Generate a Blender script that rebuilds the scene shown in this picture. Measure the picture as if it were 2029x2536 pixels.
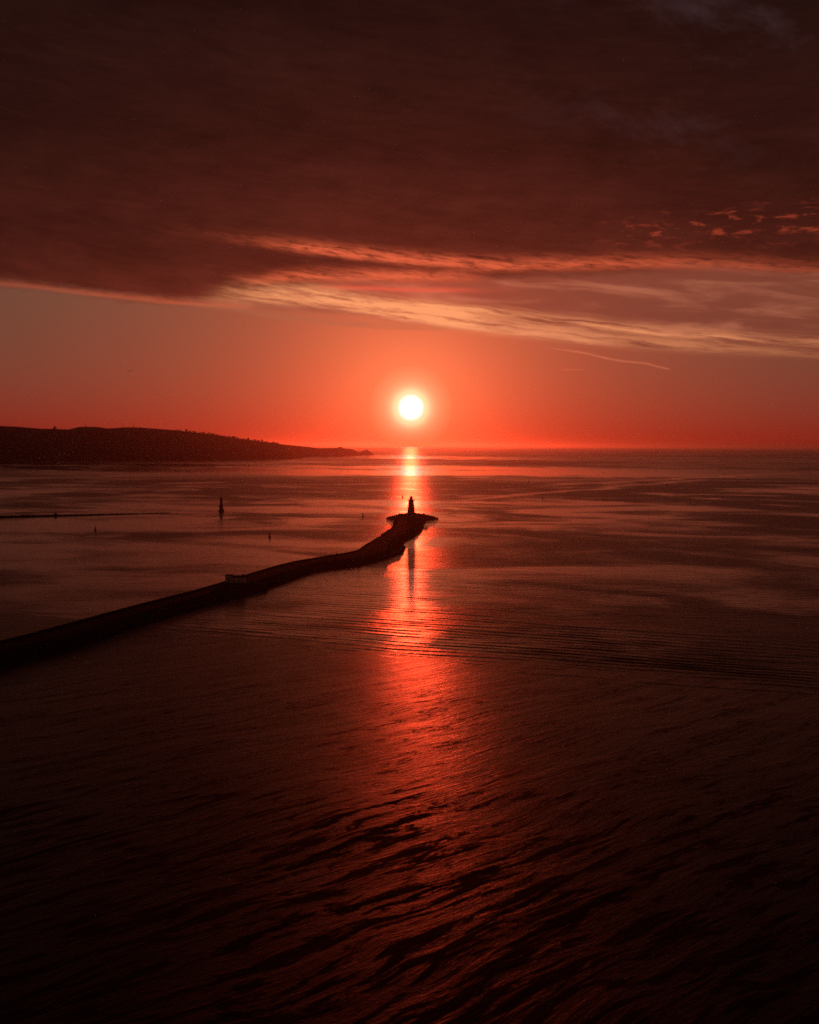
import bpy, bmesh, math, random
import numpy as np
from mathutils import Vector, Matrix

R = math.radians
scene = bpy.context.scene
for o in list(bpy.data.objects):
    bpy.data.objects.remove(o)
COL = scene.collection

# ------------------------------------------------------------------ camera
CAM_H = 95.0                      # drone height over the water, metres
PITCH, ROLL = R(3.93), R(0.28)
FPX = 2385.0                      # focal length in photograph pixels (2029 x 2536)
fwd = Vector((0, math.cos(PITCH), -math.sin(PITCH)))
rgt0 = Vector((1, 0, 0))
up0 = rgt0.cross(fwd)
rgt = rgt0 * math.cos(ROLL) + up0 * math.sin(ROLL)
upv = up0 * math.cos(ROLL) - rgt0 * math.sin(ROLL)
cd = bpy.data.cameras.new("camera")
cd.sensor_fit = 'VERTICAL'
cd.sensor_height = 24.0
cd.lens = 24.0 * FPX / 2536.0
cd.clip_start = 1.0
cd.clip_end = 400000.0
cam = bpy.data.objects.new("camera", cd)
COL.objects.link(cam)
M = Matrix((rgt, upv, -fwd)).transposed().to_4x4()
M.translation = Vector((0, 0, CAM_H))
cam.matrix_world = M
scene.camera = cam

# ------------------------------------------------------------------ render settings
scene.render.engine = 'CYCLES'
scene.view_settings.view_transform = 'Standard'
scene.view_settings.look = 'None'
scene.view_settings.exposure = 0.0
scene.view_settings.gamma = 1.0
scene.view_settings.use_curve_mapping = False
cy = scene.cycles
cy.use_denoising = False
cy.use_adaptive_sampling = False
cy.filter_width = 1.7
try:
    cy.denoiser = 'OPENIMAGEDENOISE'
except Exception:
    pass
cy.max_bounces = 5
cy.diffuse_bounces = 2
cy.glossy_bounces = 3
cy.volume_bounces = 0
cy.sample_clamp_direct = 4.0
cy.sample_clamp_indirect = 0.7
cy.caustics_reflective = True

SUN_AZ, SUN_EL = 0.05, 2.25       # degrees; azimuth from +Y towards +X

# ------------------------------------------------------------------ node expression helper
class X:
    """a float socket with arithmetic"""
    def __init__(s, t, k): s.t, s.k = t, k
    def _m(s, op, *a, clamp=False):
        n = s.t.nodes.new('ShaderNodeMath'); n.operation = op; n.use_clamp = clamp
        for i, v in enumerate((s,) + a):
            if isinstance(v, X): s.t.links.new(v.k, n.inputs[i])
            else: n.inputs[i].default_value = float(v)
        return X(s.t, n.outputs[0])
    def __add__(s, o): return s._m('ADD', o)
    __radd__ = __add__
    def __sub__(s, o): return s._m('SUBTRACT', o)
    def __rsub__(s, o): return s._m('MULTIPLY', -1.0) + o
    def __mul__(s, o): return s._m('MULTIPLY', o)
    __rmul__ = __mul__
    def __truediv__(s, o): return s._m('DIVIDE', o)
    def __neg__(s): return s._m('MULTIPLY', -1.0)
    def exp(s): return s._m('EXPONENT')
    def sqrt(s): return s._m('SQRT')
    def abs(s): return s._m('ABSOLUTE')
    def pow(s, p): return s._m('POWER', p)
    def sin(s): return s._m('SINE')
    def asin(s): return s._m('ARCSINE')
    def atan2(s, o): return s._m('ARCTAN2', o)
    def mn(s, o): return s._m('MINIMUM', o)
    def mx(s, o): return s._m('MAXIMUM', o)
    def sat(s): return s._m('ADD', 0.0, clamp=True)
    def ss(s, a, b, lo=0.0, hi=1.0, smooth=True):
        n = s.t.nodes.new('ShaderNodeMapRange')
        n.interpolation_type = 'SMOOTHSTEP' if smooth else 'LINEAR'
        s.t.links.new(s.k, n.inputs[0])
        for i, v in enumerate((a, b, lo, hi)): n.inputs[1 + i].default_value = v
        return X(s.t, n.outputs[0])
    def gauss(s, w): return (-(s * s) * (1.0 / (w * w))).exp()
    def curve(s, pts):
        """piecewise smooth curve through (x, y) points, flat beyond both ends"""
        xs = [p[0] for p in pts]; ys = [p[1] for p in pts]
        x0, x1, y0, y1 = min(xs), max(xs), min(ys), max(ys)
        if y1 - y0 < 1e-6: y1 = y0 + 1e-6
        n = s.t.nodes.new('ShaderNodeFloatCurve')
        c = n.mapping.curves[0]
        q = [((x - x0) / (x1 - x0), (y - y0) / (y1 - y0)) for x, y in pts]
        c.points[0].location = q[0]; c.points[1].location = q[-1]
        for p in q[1:-1]: c.points.new(*p)
        n.mapping.extend = 'HORIZONTAL'
        n.mapping.use_clip = False
        for p in c.points: p.handle_type = 'AUTO_CLAMPED'
        n.mapping.update()
        u = ((s - x0) * (1.0 / (x1 - x0)))
        s.t.links.new(u.sat().k, n.inputs['Value'])
        return X(s.t, n.outputs[0]) * (y1 - y0) + y0

class C:
    """a colour / vector socket with arithmetic"""
    def __init__(s, t, k): s.t, s.k = t, k
    def _v(s, op, o=None):
        n = s.t.nodes.new('ShaderNodeVectorMath'); n.operation = op
        s.t.links.new(s.k, n.inputs[0])
        if op == 'SCALE':
            if isinstance(o, X): s.t.links.new(o.k, n.inputs['Scale'])
            else: n.inputs['Scale'].default_value = float(o)
        elif o is not None:
            if isinstance(o, C): s.t.links.new(o.k, n.inputs[1])
            else: n.inputs[1].default_value = o
        return C(s.t, n.outputs[0])
    def __add__(s, o): return s._v('ADD', o)
    def __mul__(s, o):
        return s._v('SCALE', o) if isinstance(o, (X, int, float)) else s._v('MULTIPLY', o)
    def mix(s, o, f):
        n = s.t.nodes.new('ShaderNodeMix'); n.data_type = 'VECTOR'
        s.t.links.new(f.k, n.inputs[0]); s.t.links.new(s.k, n.inputs[4])
        if isinstance(o, C): s.t.links.new(o.k, n.inputs[5])
        else: n.inputs[5].default_value = o
        return C(s.t, n.outputs[1])

def const_col(t, rgb):
    n = t.nodes.new('ShaderNodeCombineXYZ')
    for i in range(3): n.inputs[i].default_value = rgb[i]
    return C(t, n.outputs[0])

def comb(t, *v):
    n = t.nodes.new('ShaderNodeCombineXYZ')
    for i, a in enumerate(v):
        if isinstance(a, X): t.links.new(a.k, n.inputs[i])
        else: n.inputs[i].default_value = float(a)
    return C(t, n.outputs[0])

def noise(t, vec, scale=1.0, detail=4.0, rough=0.55, dist=0.0):
    n = t.nodes.new('ShaderNodeTexNoise')
    t.links.new(vec.k, n.inputs['Vector'])
    n.inputs['Scale'].default_value = scale
    n.inputs['Detail'].default_value = detail
    n.inputs['Roughness'].default_value = rough
    n.inputs['Distortion'].default_value = dist
    return X(t, n.outputs[0])

def split(t, k):
    n = t.nodes.new('ShaderNodeSeparateXYZ'); t.links.new(k, n.inputs[0])
    return [X(t, n.outputs[i]) for i in range(3)]

# ------------------------------------------------------------------ world: sunrise sky under a cloud deck
world = bpy.data.worlds.new("World"); scene.world = world
world.use_nodes = True
t = world.node_tree
t.nodes.clear()
tc = t.nodes.new('ShaderNodeTexCoord')
dx, dy, dz = split(t, tc.outputs['Generated'])
A = dx.atan2(dy) * (180 / math.pi)            # azimuth, degrees
E_ = dz.mx(-0.999).mn(0.999).asin() * (180 / math.pi)   # elevation, degrees
sa, se = R(SUN_AZ), R(SUN_EL)
sv = (math.sin(sa) * math.cos(se), math.cos(sa) * math.cos(se), math.sin(se))
dot = (dx * sv[0] + dy * sv[1] + dz * sv[2]).mn(1.0)
# chord based angle: accurate near zero
rr = ((dx - sv[0]) * (dx - sv[0]) + (dy - sv[1]) * (dy - sv[1]) + (dz - sv[2]) * (dz - sv[2])).sqrt() * (180 / math.pi)

# clear air: red at the horizon, grey brown higher up, with a forward glow round the sun
Epos = E_.mx(0.0)
low = (-Epos * (1 / 3.6)).exp()
glow_w = (-rr * (1 / 9.0)).exp()
glow_m = (-(rr * rr) * (1 / (6.5 * 6.5))).exp()
aure = (-rr * (1 / 1.9)).exp()
clear = const_col(t, (0.105, 0.068, 0.043)) + const_col(t, (0.140, -0.061, -0.039)) * low \
    + (const_col(t, (0.57, 0.036, 0.007)) + const_col(t, (0.0, 0.036, 0.013)) * (1 - low)) * glow_w \
    + (const_col(t, (0.24, 0.026, 0.005)) + const_col(t, (0.0, 0.030, 0.012)) * (1 - low)) * glow_m \
    + const_col(t, (0.34, 0.20, 0.075)) * aure
# the side away from the sun is dimmer
clear = clear * ((-(A * A) * (1 / (62.0 * 62.0))).exp() * 0.62 + 0.38)
# faint physical sky behind it all
sky = t.nodes.new('ShaderNodeTexSky'); sky.sky_type = 'NISHITA'; sky.sun_disc = False
sky.sun_elevation = se; sky.sun_rotation = sa; sky.altitude = 95.0
sky.dust_density = 3.0
clear = clear + C(t, sky.outputs[0]) * (0.0045, 0.0011, 0.0007)

# cloud coordinates: stretched along the horizon, warped
P0 = comb(t, A * 0.10, E_ * 0.62, 0.0)
w1 = noise(t, P0, 0.9, 3, 0.5) - 0.5
w2 = noise(t, comb(t, A * 0.32 + 7.0, E_ * 1.7, 3.0), 1.0, 4, 0.6) - 0.5
w3 = noise(t, comb(t, A * 1.3, E_ * 5.5 + A * 0.5, 9.0), 1.0, 4, 0.62) - 0.5
Ew = E_ + w1 * 0.55 + w2 * 0.45
fine = noise(t, comb(t, A * 0.9 + E_ * 0.6, E_ * 5.0 + A * 0.55, 1.0), 1.0, 5, 0.65, 0.4)
streak = noise(t, comb(t, A * 0.16, Ew * 3.2 + A * 0.42, 5.0), 1.0, 5, 0.6)
mottle = noise(t, comb(t, A * 0.055, E_ * 0.16, 2.0), 1.0, 5, 0.55, 0.3)
mottle2 = noise(t, comb(t, A * 0.20, E_ * 0.55, 8.0), 1.0, 5, 0.6, 0.3)

# the dark deck: dim red near the sun's azimuth, almost black overhead
Ed = (E_ - 8.0).mx(0.0)
da = A.abs()
near = (-(Ed) * (1 / 5.2)).exp()
side = (-(A * A) * (1 / (21.0 * 21.0))).exp()
deck = const_col(t, (0.0070, 0.0037, 0.0032)) \
    + const_col(t, (0.118, 0.0155, 0.0072)) * (near * (side * 0.75 + 0.25)) \
    + const_col(t, (0.046, 0.0068, 0.0034)) * ((-(Ed) * (1 / 11.0)).exp() * (side * 0.7 + 0.3))
rip = noise(t, comb(t, A * 0.5 + E_ * 0.1, E_ * 1.9, 61.0), 1.0, 5, 0.62, 0.4)
deck = deck * (mottle * 1.1 + 0.45) * (mottle2 * 0.9 + 0.55) * (rip * 0.5 + 0.75) * (streak * 0.4 + 0.8)
# a few grey openings high on the right
gaps = noise(t, comb(t, A * 0.16 - E_ * 0.05, E_ * 0.30 + A * 0.1, 21.0), 1.0, 6, 0.62, 0.2).ss(0.51, 0.76) \
    * A.ss(2.0, 18.0) * E_.ss(12.5, 19.0)
deck = deck + const_col(t, (0.019, 0.013, 0.015)) * gaps

# lower edge of the deck, west to east
EDGE = [(-60, 9.4), (-22.8, 8.60), (-18.7, 8.36), (-12.1, 8.05), (-9.5, 8.45), (-7.0, 9.0), (-3.0, 9.45), (3.0, 9.6), (9.0, 9.9), (16.0, 10.0), (22.8, 9.4), (60, 9.0)]
edge = A.curve(EDGE)
deck_m = (Ew + (streak - 0.5) * 1.9 * (A + 6.5).gauss(4.5) + w3 * 0.55 + (fine - 0.5) * 0.5 - edge).ss(-0.40, 0.50)
# thin veil between the lit lower rim and the deck (right half)
RIM = [(-60, 9.4), (-22.8, 8.55), (-18.7, 8.30), (-12.1, 7.95), (-7.5, 7.75), (-3.0, 7.45), (-0.4, 7.10), (3.4, 6.75), (9.0, 6.05), (15.8, 5.45), (22.8, 4.85), (60, 3.6)]
rim = A.curve(RIM)
Er = E_ + w1 * 0.30 + w2 * 0.22 + w3 * 0.10
veil_m = (Er - rim).ss(-0.12, 0.30) * A.ss(-13.0, -8.0)
veil_t = noise(t, comb(t, A * 0.13, Ew * 1.05 + A * 0.10, 15.0), 1.0, 5, 0.55, 0.5)
veil_c = const_col(t, (0.205, 0.052, 0.030)) + const_col(t, (0.20, 0.020, 0.010)) * (-(da) * (1 / 8.0)).exp() \
    + const_col(t, (0.16, 0.065, 0.032)) * (veil_t.ss(0.48, 0.72))
veil_c = veil_c * (veil_t * 0.5 + 0.72)

def band(pts, amp, wl, wh, tex, tlo=0.35, thi=0.7, coord=None):
    """lit streak: curve in azimuth/elevation, strength along it, width below and above"""
    d_ = (coord or Er) - A.curve(pts)
    pr = d_.mx(0.0).gauss(wh) * (-d_).mx(0.0).gauss(wl)
    return pr * A.curve(amp) * tex.ss(tlo, thi)

sky_c = clear.mix(veil_c, veil_m * 0.88)
sky_c = sky_c.mix(deck, deck_m)

peach = const_col(t, (1.02, 0.37, 0.152))
orange = const_col(t, (0.80, 0.130, 0.052))
tan = const_col(t, (0.42, 0.13, 0.062))
b1 = band([(-13, 8.1), (-10, 8.35), (-7, 8.35), (-3, 7.95), (0, 7.55), (3.4, 7.05), (9, 6.35), (15.8, 5.72), (22.8, 5.15), (40, 4.2)],
          [(-12.5, 0), (-9.5, 0.65), (-5, 1.05), (0, 1.35), (5, 1.1), (10, 0.85), (16, 0.65), (23, 0.42), (45, 0.25)],
          0.28, 0.58, streak * 0.75 + fine * 0.25, 0.30, 0.64)
b1b = band([(0, 8.2), (5, 7.7), (10, 7.05), (16, 6.35), (23, 5.6)], [(-3, 0), (1, 0.7), (8, 0.8), (16, 0.75), (23, 0.5), (40, 0.2)],
           0.22, 0.35, streak, 0.36, 0.62)
b2 = band([(-14, 11.9), (-7, 11.35), (-3, 10.95), (2, 10.55), (6.5, 10.35), (11, 10.35), (16, 10.15), (22.8, 9.55)],
          [(-15, 0), (-11, 0.15), (-7.2, 0.8), (-4, 1.3), (1, 1.3), (7, 1.0), (12, 0.9), (18, 0.70), (23, 0.5), (40, 0.2)],
          0.24, 0.46, fine * 0.65 + streak * 0.35, 0.32, 0.60)
b3 = band([(-9, 9.4), (-5, 9.75), (-1, 9.75), (4, 9.75)], [(-11, 0), (-7, 1.0), (-2, 1.3), (2, 0.9), (5, 0.0)],
          0.28, 0.36, fine * 0.55 + streak * 0.45, 0.32, 0.60)
b4 = band([(-5, 9.15), (0, 9.05), (5, 9.0)], [(-6, 0), (-2.5, 0.8), (1.5, 0.75), (4.5, 0.15), (6.5, 0)], 0.12, 0.14, streak * 0.5 + fine * 0.5, 0.25, 0.5)
b5 = band([(-13, 8.0), (-7.5, 7.42), (-2.5, 6.98), (2.5, 6.80)], [(-14, 0), (-11, 0.65), (-6, 0.85), (-1, 0.75), (3, 0.35), (5, 0)],
          0.12, 0.30, streak * 0.6 + fine * 0.4, 0.28, 0.58)
b6 = band([(-12, 8.5), (-9, 8.95), (-6, 8.85), (-3, 8.45), (1, 7.9), (5, 7.4)], [(-11.5, 0), (-9.2, 0.5), (-6, 0.8), (-2, 0.85), (2, 0.5), (6, 0)],
          0.45, 0.42, streak * 0.55 + fine * 0.45, 0.25, 0.66)
lin = band([(-60, 9.45), (-22.8, 8.58), (-18.7, 8.34), (-12.1, 7.98), (-9.5, 7.9)], [(-60, 0.3), (-22, 0.55), (-14, 0.75), (-11, 0.7), (-9, 0)],
           0.10, 0.20, fine, 0.15, 0.5, coord=E_ + w2 * 0.2 + w3 * 0.14)
# broken puffs that catch the light on the right
puff = noise(t, comb(t, A * 0.72 + E_ * 0.2, E_ * 2.7, 31.0), 1.0, 6, 0.66, 0.5).ss(0.51, 0.69) \
    * ((E_ - 12.0) + w1 * 0.8).gauss(0.80) * A.ss(9.0, 15.5) * 0.85
puff2 = noise(t, comb(t, A * 0.62, E_ * 2.6, 37.0), 1.0, 4, 0.6).ss(0.58, 0.72) * (E_ - 11.2).gauss(0.45) * A.ss(6.0, 14.0) * 0.35
# the sunlit strength falls away from the sun's azimuth
fall = (-(da) * (1 / 45.0)).exp()
sky_c = sky_c.mix(const_col(t, (0.68, 0.085, 0.036)), ((puff * 0.9 + puff2) * fall).sat() * 0.85)
sky_c = sky_c.mix(orange, ((b2 + b3 + lin * 0.75) * fall).sat() * 0.88)
sky_c = sky_c.mix(const_col(t, (0.80, 0.10, 0.052)), (b4 * fall).sat())
sky_c = sky_c.mix(tan, (b5 * fall).sat() * 0.75)
sky_c = sky_c.mix(peach, ((b1 + b1b + b6) * fall).sat() * 0.92)

# vapour trail, low on the right
TR = [(7.0, 5.95), (8.2, 5.72), (10.1, 5.42), (11.2, 5.15), (12.6, 4.88), (13.6, 4.78), (14.2, 4.60), (15.0, 4.42)]
dtr = E_ + w3 * 0.10 - A.curve(TR)
trail = dtr.gauss(0.050) * A.ss(6.8, 10.5) * A.ss(15.05, 14.8) * (fine * 0.8 + 0.4)
sky_c = sky_c + const_col(t, (0.22, 0.065, 0.032)) * trail
trail2 = (E_ - 4.46 + w3 * 0.05).gauss(0.03) * A.ss(8.6, 9.2) * A.ss(10.6, 9.8)
sky_c = sky_c + const_col(t, (0.09, 0.03, 0.012)) * trail2

# the sun itself with its bright aureole
halo = rr.curve([(0.0, 1.0), (0.86, 1.0), (1.0, 0.90), (1.12, 0.66), (1.30, 0.40), (1.65, 0.17), (2.5, 0.0)])
disc = rr.ss(0.98, 0.42).pow(2.0)
sky_c = sky_c.mix((1.05, 0.82, 0.42), halo)
sky_c = sky_c + const_col(t, (1.6, 1.6, 1.7)) * disc
bg = t.nodes.new('ShaderNodeBackground'); bg.inputs['Strength'].default_value = 1.0
out = t.nodes.new('ShaderNodeOutputWorld')
t.links.new(sky_c.k, bg.inputs['Color']); t.links.new(bg.outputs[0], out.inputs['Surface'])
world.cycles.sampling_method = 'NONE'

# ------------------------------------------------------------------ sun
sl = bpy.data.lights.new("sun", 'SUN')
sl.energy = 0.40
sl.angle = R(0.5)
sl.color = (1.0, 0.060, 0.018)
sun = bpy.data.objects.new("sun", sl); COL.objects.link(sun)
sun.rotation_euler = Vector(sv).to_track_quat('Z', 'Y').to_euler()
sun.location = (0, 200, 400)

# ------------------------------------------------------------------ geometry helpers
def pix(px, py, z=0.0):
    """point at height z seen at a photograph pixel"""
    d = fwd * FPX + rgt * (px - 1014.5) + upv * (1268.0 - py)
    k = (z - CAM_H) / d.z
    p = d * k
    return Vector((p.x, p.y, z))

def tag(o, label=None, cat=None, group=None, kind=None):
    if label: o['label'] = label
    if cat: o['category'] = cat
    if group: o['group'] = group
    if kind: o['kind'] = kind
    return o

def empty(name, loc, rz=0.0):
    o = bpy.data.objects.new(name, None); COL.objects.link(o)
    o.location = loc; o.rotation_euler = (0, 0, rz); o.empty_display_size = 1.0
    return o

def mesh_obj(name, verts, faces, mat, parent=None, smooth=False):
    me = bpy.data.meshes.new(name)
    me.from_pydata([tuple(v) for v in verts], [], faces)
    if smooth: me.polygons.foreach_set('use_smooth', [True] * len(me.polygons))
    me.materials.append(mat); me.update()
    o = bpy.data.objects.new(name, me); COL.objects.link(o)
    if parent: o.parent = parent
    return o

class MB:
    def __init__(s): s.v, s.f = [], []
    def add(s, vs, fs):
        b = len(s.v); s.v += [tuple(v) for v in vs]; s.f += [tuple(b + i for i in f) for f in fs]; return s
    def box(s, c, d, rz=0.0, taper=1.0):
        cx, cy_, cz = c; x, y, z = d[0] / 2, d[1] / 2, d[2] / 2
        vs = []
        for k, tz in ((-1, 1.0), (1, taper)):
            for sx, sy in ((-1, -1), (1, -1), (1, 1), (-1, 1)):
                X_, Y_ = sx * x * tz, sy * y * tz
                vs.append((cx + X_ * math.cos(rz) - Y_ * math.sin(rz), cy_ + X_ * math.sin(rz) + Y_ * math.cos(rz), cz + k * z))
        return s.add(vs, [(3, 2, 1, 0), (4, 5, 6, 7), (0, 1, 5, 4), (1, 2, 6, 5), (2, 3, 7, 6), (3, 0, 4, 7)])
    def lathe(s, prof, n=24, c=(0, 0), cap=True):
        vs, fs = [], []
        for r, z in prof:
            for i in range(n):
                a = 2 * math.pi * i / n
                vs.append((c[0] + r * math.cos(a), c[1] + r * math.sin(a), z))
        for j in range(len(prof) - 1):
            for i in range(n):
                k = (i + 1) % n
                fs.append((j * n + i, j * n + k, (j + 1) * n + k, (j + 1) * n + i))
        if cap:
            fs.append(tuple(range(n - 1, -1, -1)))
            fs.append(tuple((len(prof) - 1) * n + i for i in range(n)))
        return s.add(vs, fs)
    def bar(s, a, b, r, n=6, r2=None):
        a, b = Vector(a), Vector(b); d = (b - a).normalized()
        q = d.to_track_quat('Z', 'Y'); r2 = r if r2 is None else r2
        vs = [a + q @ Vector((r * math.cos(2 * math.pi * i / n), r * math.sin(2 * math.pi * i / n), 0)) for i in range(n)]
        vs += [b + q @ Vector((r2 * math.cos(2 * math.pi * i / n), r2 * math.sin(2 * math.pi * i / n), 0)) for i in range(n)]
        fs = [(i, (i + 1) % n, n + (i + 1) % n, n + i) for i in range(n)] + [tuple(range(n - 1, -1, -1)), tuple(range(n, 2 * n))]
        return s.add(vs, fs)
    def ring(s, R_, z, r, n=24, m=5):
        vs, fs = [], []
        for i in range(n):
            a = 2 * math.pi * i / n
            for j in range(m):
                b = 2 * math.pi * j / m
                q = R_ + r * math.cos(b)
                vs.append((q * math.cos(a), q * math.sin(a), z + r * math.sin(b)))
        for i in range(n):
            for j in range(m):
                fs.append((i * m + j, ((i + 1) % n) * m + j, ((i + 1) % n) * m + (j + 1) % m, i * m + (j + 1) % m))
        return s.add(vs, fs)
    def build(s, name, mat, parent=None, smooth=False):
        return mesh_obj(name, s.v, s.f, mat, parent, smooth)

# vectorised value noise for terrain
def vnoise(x, y, seed=0):
    xi, yi = np.floor(x).astype(np.int64), np.floor(y).astype(np.int64)
    xf, yf = x - xi, y - yi
    def h(a, b):
        n = (a * 374761393 + b * 668265263 + seed * 982451653) & 0x7fffffff
        n = ((n ^ (n >> 13)) * 1274126177) & 0x7fffffff
        return ((n ^ (n >> 16)) & 0xffff) / 65535.0
    u, v = xf * xf * (3 - 2 * xf), yf * yf * (3 - 2 * yf)
    return (h(xi, yi) * (1 - u) + h(xi + 1, yi) * u) * (1 - v) + (h(xi, yi + 1) * (1 - u) + h(xi + 1, yi + 1) * u) * v - 0.5
def fbm(x, y, seed=0, oct=4, g=0.5):
    a, s_ = 1.0, np.zeros_like(x)
    for i in range(oct):
        s_ = s_ + a * vnoise(x, y, seed + i * 17); x, y, a = x * 2.03, y * 2.03, a * g
    return s_

def grid_obj(name, Xg, Yg, Zg, mat, parent=None, smooth=True):
    ny, nx = Xg.shape
    v = np.stack([Xg, Yg, Zg], -1).reshape(-1, 3).astype(np.float32)
    idx = np.arange(ny * nx).reshape(ny, nx)
    q = np.stack([idx[:-1, :-1], idx[:-1, 1:], idx[1:, 1:], idx[1:, :-1]], -1).reshape(-1, 4)
    me = bpy.data.meshes.new(name)
    me.vertices.add(len(v)); me.vertices.foreach_set('co', v.ravel())
    me.loops.add(q.size); me.loops.foreach_set('vertex_index', q.ravel().astype(np.int32))
    me.polygons.add(len(q))
    me.polygons.foreach_set('loop_start', (np.arange(len(q)) * 4).astype(np.int32))
    me.polygons.foreach_set('loop_total', np.full(len(q), 4, np.int32))
    me.polygons.foreach_set('use_smooth', np.full(len(q), smooth))
    me.materials.append(mat); me.update(calc_edges=True); me.validate()
    o = bpy.data.objects.new(name, me); COL.objects.link(o)
    if parent: o.parent = parent
    return o

# ------------------------------------------------------------------ materials
def new_mat(name):
    m = bpy.data.materials.new(name); m.use_nodes = True
    tt = m.node_tree; b = tt.nodes['Principled BSDF']
    return m, tt, b
def setv(tt, sock, v):
    if isinstance(v, (X, C)): tt.links.new(v.k, sock)
    else: sock.default_value = v
def bump(tt, b, h, strength, dist):
    n = tt.nodes.new('ShaderNodeBump')
    setv(tt, n.inputs['Strength'], strength); n.inputs['Distance'].default_value = dist
    tt.links.new(h.k, n.inputs['Height']); tt.links.new(n.outputs[0], b.inputs['Normal'])

def plain(name, col, rough=0.7, var=0.25, scale=0.6, metal=0.0, bmp=0.0, spec=0.3):
    m, tt, b = new_mat(name)
    co = tt.nodes.new('ShaderNodeTexCoord')
    n = noise(tt, C(tt, co.outputs['Object']), scale, 5, 0.6)
    c = const_col(tt, col) * (n * (2 * var) + (1 - var))
    tt.links.new(c.k, b.inputs['Base Color'])
    b.inputs['Roughness'].default_value = rough; b.inputs['Metallic'].default_value = metal
    b.inputs['Specular IOR Level'].default_value = spec
    if bmp: bump(tt, b, n, 0.5, bmp)
    return m

def make_water():
    m, tt, b = new_mat('sea_water')
    co = tt.nodes.new('ShaderNodeTexCoord')
    x, y, z = split(tt, co.outputs['Object'])
    b.inputs['Base Color'].default_value = (0.012, 0.012, 0.012, 1)
    b.inputs['IOR'].default_value = 1.333
    # slicks: smooth patches between wind-ruffled water
    wx = noise(tt, comb(tt, x * 0.004, y * 0.004, 0), 1.0, 3, 0.5) - 0.5
    wy = noise(tt, comb(tt, x * 0.004, y * 0.004, 40), 1.0, 3, 0.5) - 0.5
    n1 = noise(tt, comb(tt, x * 0.0045 + wx * 1.2, y * 0.0068 + wy * 1.2 + x * 0.0010, 3), 1.0, 5, 0.58, 0.6)
    n2 = noise(tt, comb(tt, x * 0.00075 + 3.0, y * 0.0011 + wx * 0.4, 8), 1.0, 4, 0.5, 0.3)
    n3 = noise(tt, comb(tt, x * 0.020, y * 0.030, 11), 1.0, 3, 0.55)
    nn = n1 * 0.55 + n2 * 0.40 + n3 * 0.10
    slick = nn.ss(0.475, 0.60)
    # long current lines
    def line(x0, y0, x1, y1, w):
        L = math.hypot(x1 - x0, y1 - y0); nx_, ny_ = -(y1 - y0) / L, (x1 - x0) / L
        d = (x - x0) * nx_ + (y - y0) * ny_ + wx * (w * 7.0) + (n3 - 0.5) * (w * 1.5)
        al = ((x - x0) * ((x1 - x0) / L) + (y - y0) * ((y1 - y0) / L)) * (1 / L)
        return d.gauss(w) * al.ss(-0.05, 0.1) * al.ss(1.05, 0.85)
    lines = line(-260, 1560, 130, 1690, 14).mx(line(60, 1640, 900, 2900, 26)).mx(line(300, 2300, 1500, 3700, 30)) \
        .mx(line(-1150, 2450, -300, 3900, 55)).mx(line(-420, 1330, -60, 1500, 10)).mx(line(-900, 2100, 200, 2500, 22) * 0.7)
    yb = y * (1.0 + wx * 0.25 + wy * 0.15) + x * 0.35
    nf = noise(tt, comb(tt, x * 0.0004, yb * 0.0016, 51), 1.0, 4, 0.55)
    calm = (yb.ss(2600, 3100) * yb.ss(5000, 4400)).mx(yb.ss(6900, 7300) * yb.ss(10200, 9300)).mx(y.ss(42000, 50000))
    calm = calm * x.ss(1400, 250, 0.35, 1.0)
    calm = calm.mx(yb.ss(2300, 3000) * yb.ss(7000, 6000) * x.ss(0, -900) * 0.8) * nf.ss(0.40, 0.54)
    near_ = y.ss(3000.0, 2300.0)
    slick = slick * near_ + (calm.mx(slick * 0.35)) * (1 - near_)
    slick = slick.mx(lines * 0.85).sat()
    ro = slick.ss(0, 1, 0.34, 0.15, smooth=False) + (n3 - 0.5) * 0.05 - slick * y.ss(2500, 3500) * 0.085
    tt.links.new(ro.k, b.inputs['Roughness'])
    # ripples
    r0 = noise(tt, comb(tt, x * 0.022 + y * 0.008, y * 0.11, 4), 1.0, 4, 0.65)
    r1 = noise(tt, comb(tt, x * 0.10 + y * 0.03, y * 0.42, 0), 1.0, 4, 0.65)
    r2 = noise(tt, comb(tt, x * 0.5, y * 1.1, 17), 1.0, 3, 0.6)
    st = slick.ss(0, 1, 0.60, 0.18, smooth=False) * y.ss(900, 4000, 1.0, 0.5)
    bump(tt, b, r0 * 1.7 + r1 * 1.0 + r2 * 0.22, st, 0.85)
    return m

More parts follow.
